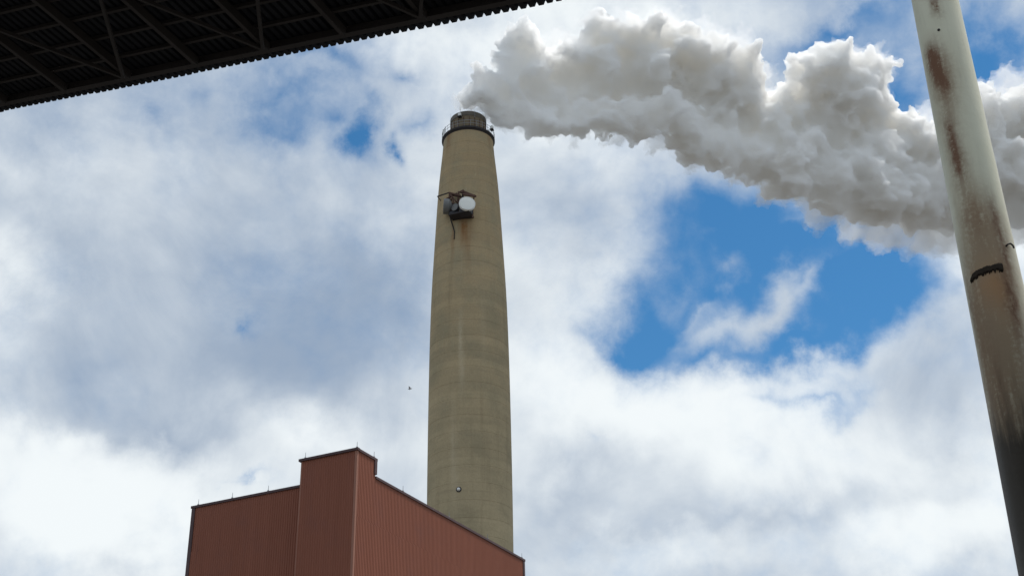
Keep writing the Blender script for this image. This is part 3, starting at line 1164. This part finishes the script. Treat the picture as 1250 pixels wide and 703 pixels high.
# ------------------------------------------------------------------ smoke plume
SMOKE_D = 1.9
LOBES = [  # photo x, y, radius in photo pixels, depth offset in radii
    (560, 129, 13, .4), (562, 120, 16, .3), (569, 112, 14, .3), (588, 96, 17, .3),
    (572, 130, 15, 0), (578, 116, 17, 0), (590, 108, 18, .2), (594, 136, 18, -.3), (617, 78, 25, .5), (612, 142, 22, -.7),
    (638, 54, 34, .6), (640, 92, 34, .5), (640, 142, 24, -1.1), (668, 80, 34, .9), (672, 150, 24, -1.2), (700, 72, 36, .9),
    (702, 108, 32, .9), (704, 152, 25, -1.2), (738, 53, 39, .7), (738, 150, 27, -1.1), (742, 92, 40, .9), (782, 51, 39, .5),
    (776, 148, 33, -.9), (790, 95, 42, .6), (826, 57, 40, .4), (820, 145, 37, -1.0), (848, 168, 34, -1.1), (832, 100, 42, .8),
    (872, 72, 44, 0), (876, 115, 42, .7), (880, 182, 34, -.9), (908, 96, 40, .2), (915, 140, 40, .8), (922, 196, 36, -.7),
    (962, 132, 38, .3), (970, 165, 42, .4), (966, 212, 42, -.8), (990, 82, 28, -.3), (1022, 88, 44, -.3), (1008, 138, 48, .2),
    (1012, 222, 46, -.7), (1054, 90, 40, -.2), (1060, 142, 44, .3), (1064, 232, 52, -.6), (1082, 78, 20, -.2), (1074, 106, 22, -.3),
    (1112, 168, 42, -.1), (1118, 240, 54, -.3), (1150, 180, 50, .2), (1165, 240, 52, .0), (1200, 155, 50, .3), (1210, 215, 62, .1),
    (594, 116, 22, .2), (608, 114, 24, .3), (625, 118, 26, .4), (655, 122, 26, .9), (680, 132, 28, .3), (664, 128, 24, .2), (880, 152, 36, .2), (578, 122, 18, .1), (690, 126, 24, 1.2), (730, 124, 26, 1.2), (770, 122, 28, 1.2), (812, 122, 32, .9), (850, 140, 34, .3),
    (950, 190, 36, .3), (1000, 190, 40, .3), (1050, 195, 44, .3), (1100, 205, 46, .3),
    (800, 78, 27, -.5), (700, 62, 26, -.3), (745, 78, 22, -.4), (905, 108, 27, -.7), (860, 62, 24, -.8), (1042, 112, 32, -1.0), (1000, 96, 24, -1.1), (992, 172, 28, -.9), (1078, 186, 32, -1.0), (1040, 190, 24, -1.2), (650, 88, 22, -.5), (618, 102, 19, -.7), (945, 152, 24, -.9),
    (1255, 150, 54, .3), (1260, 228, 60, .1), (1310, 180, 80, .2), (1370, 200, 90, .1), (1440, 190, 100, .2)]


def plume_depth(x):
    return 251.0 + (x - 575.0) * 0.062


def ico(sub):
    bm = bmesh.new()
    bmesh.ops.create_icosphere(bm, subdivisions=sub, radius=1.0)
    v = np.array([q.co[:] for q in bm.verts])
    f = np.array([[w.index for w in q.verts] for q in bm.faces])
    bm.free()
    return v, f


rng = np.random.default_rng(11)


def puff_mesh(name, lobes, grow, children, voxel, stages, voxel2, seed):
    """lobes and their smaller puffs fused into one closed billowing skin"""
    g = np.random.default_rng(seed)
    sph = []
    for x, y, rp, off in lobes:
        zc = plume_depth(x)
        r = rp * zc / FPX * .90
        P = np.array(at_depth(x, y, zc + off * r))
        sph.append((P, r * grow))
        for k in range(children if rp > 20 else children // 2):
            v = g.normal(size=3)
            v /= np.linalg.norm(v)
            rc = r * g.uniform(.14, .58)
            sph.append((P + v * (r * 1.02 - rc * .62), rc * grow))
    v1, f1 = ico(2)
    V = np.concatenate([v1 * r + P for P, r in sph])
    Fc = np.concatenate([f1 + i * len(v1) for i in range(len(sph))])
    me = bpy.data.meshes.new(name)
    me.vertices.add(len(V))
    me.vertices.foreach_set('co', V.astype(np.float32).ravel())
    me.loops.add(len(Fc) * 3)
    me.loops.foreach_set('vertex_index', Fc.astype(np.int32).ravel())
    me.polygons.add(len(Fc))
    me.polygons.foreach_set('loop_start', np.arange(0, len(Fc) * 3, 3, dtype=np.int32))
    me.update(calc_edges=True)
    raw = bpy.data.objects.new(name, me)
    COL.objects.link(raw)

    def remesh(v):
        md = raw.modifiers.new('r', 'REMESH')
        md.mode = 'VOXEL'
        md.voxel_size = v
        md.use_smooth_shade = True

    def smooth(n):
        sm = raw.modifiers.new('s', 'SMOOTH')
        sm.iterations = n
        sm.factor = .5

    remesh(voxel)
    smooth(2)
    for i, (size, strength, depth, hard, vec, mid) in enumerate(stages):
        if size == 'remesh':
            remesh(voxel2)
            smooth(1)
            continue
        if size == 'smooth':
            smooth(strength)
            continue
        tx = bpy.data.textures.new('puff', 'CLOUDS')
        tx.noise_scale = size
        tx.noise_depth = depth
        tx.noise_type = 'HARD_NOISE' if hard else 'SOFT_NOISE'
        tx.noise_basis = 'IMPROVED_PERLIN'
        tx.cloud_type = 'COLOR' if vec else 'GRAYSCALE'
        dm = raw.modifiers.new('d', 'DISPLACE')
        dm.texture = tx
        dm.texture_coords = 'GLOBAL'
        dm.direction = 'RGB_TO_XYZ' if vec else 'NORMAL'
        dm.strength = strength
        dm.mid_level = mid
    dg = bpy.context.evaluated_depsgraph_get()
    me2 = bpy.data.meshes.new_from_object(raw.evaluated_get(dg))
    bpy.data.objects.remove(raw)
    me2.name = name
    me2.materials.clear()
    return me2


def smoke_mat(name, density, g, col):
    m = bpy.data.materials.new(name)
    m.use_nodes = True
    nt = m.node_tree
    nt.nodes.clear()
    b = NB(nt)
    pv = b.n('ShaderNodeVolumePrincipled')
    pv.inputs['Color'].default_value = (*col, 1)
    pv.inputs['Density'].default_value = density
    pv.inputs['Anisotropy'].default_value = g
    mo = b.n('ShaderNodeOutputMaterial')
    nt.links.new(pv.outputs[0], mo.inputs['Volume'])
    return m


me2 = puff_mesh('smoke_plume', LOBES, .95, 12, .6, [
    (8.0, 7.0, 2, False, True, .5), (5.0, 8.0, 3, True, False, .30), ('remesh', 0, 0, 0, 0, 0),
    (1.7, 1.9, 3, True, False, .32), ('smooth', 3, 0, 0, 0, 0)], .34, 5)
me2.materials.append(smoke_mat('smoke', SMOKE_D, 0.0, (0.9985, 0.9970, 0.9935)))
smoke = bpy.data.objects.new('smoke_plume', me2)
COL.objects.link(smoke)
smoke['label'] = 'billowing grey white plume of smoke drifting right from the chimney top'
smoke['category'] = 'smoke'
print('smoke verts', len(me2.vertices))

WISPS = [(1000, 258, 30, -.2), (1040, 272, 32, 0), (1080, 280, 36, .1), (1115, 286, 34, 0), (1150, 280, 40, .2), (1200, 262, 46, .2), (1245, 262, 46, 0),
         (940, 232, 28, 0), (895, 208, 24, 0), (850, 195, 22, -.3), (800, 182, 20, -.6), (750, 172, 18, -.8), (700, 168, 16, -.8), (650, 160, 14, -.6),
         (690, 46, 26, .5), (725, 28, 24, .6), (765, 22, 24, .5), (812, 24, 26, .4), (860, 34, 24, 0), (905, 50, 22, 0), (1130, 150, 30, 0), (1180, 120, 32, .2), (1230, 110, 36, .2),
         (1300, 120, 50, 0), (1320, 260, 60, 0)]
me3 = puff_mesh('thin_smoke', WISPS + LOBES, 1.0, 9, .6, [
    (6.0, 7.0, 2, False, True, .5), (3.0, 6.0, 5, True, False, .30), ('remesh', 0, 0, 0, 0, 0),
    (1.6, 2.6, 3, True, False, .34), ('smooth', 2, 0, 0, 0, 0)], .36, 9)
me3.materials.append(smoke_mat('thin_smoke', 0.17, 0.0, (0.9985, 0.9970, 0.9935)))
thin = bpy.data.objects.new('thin_smoke', me3)
COL.objects.link(thin)
thin.parent = smoke
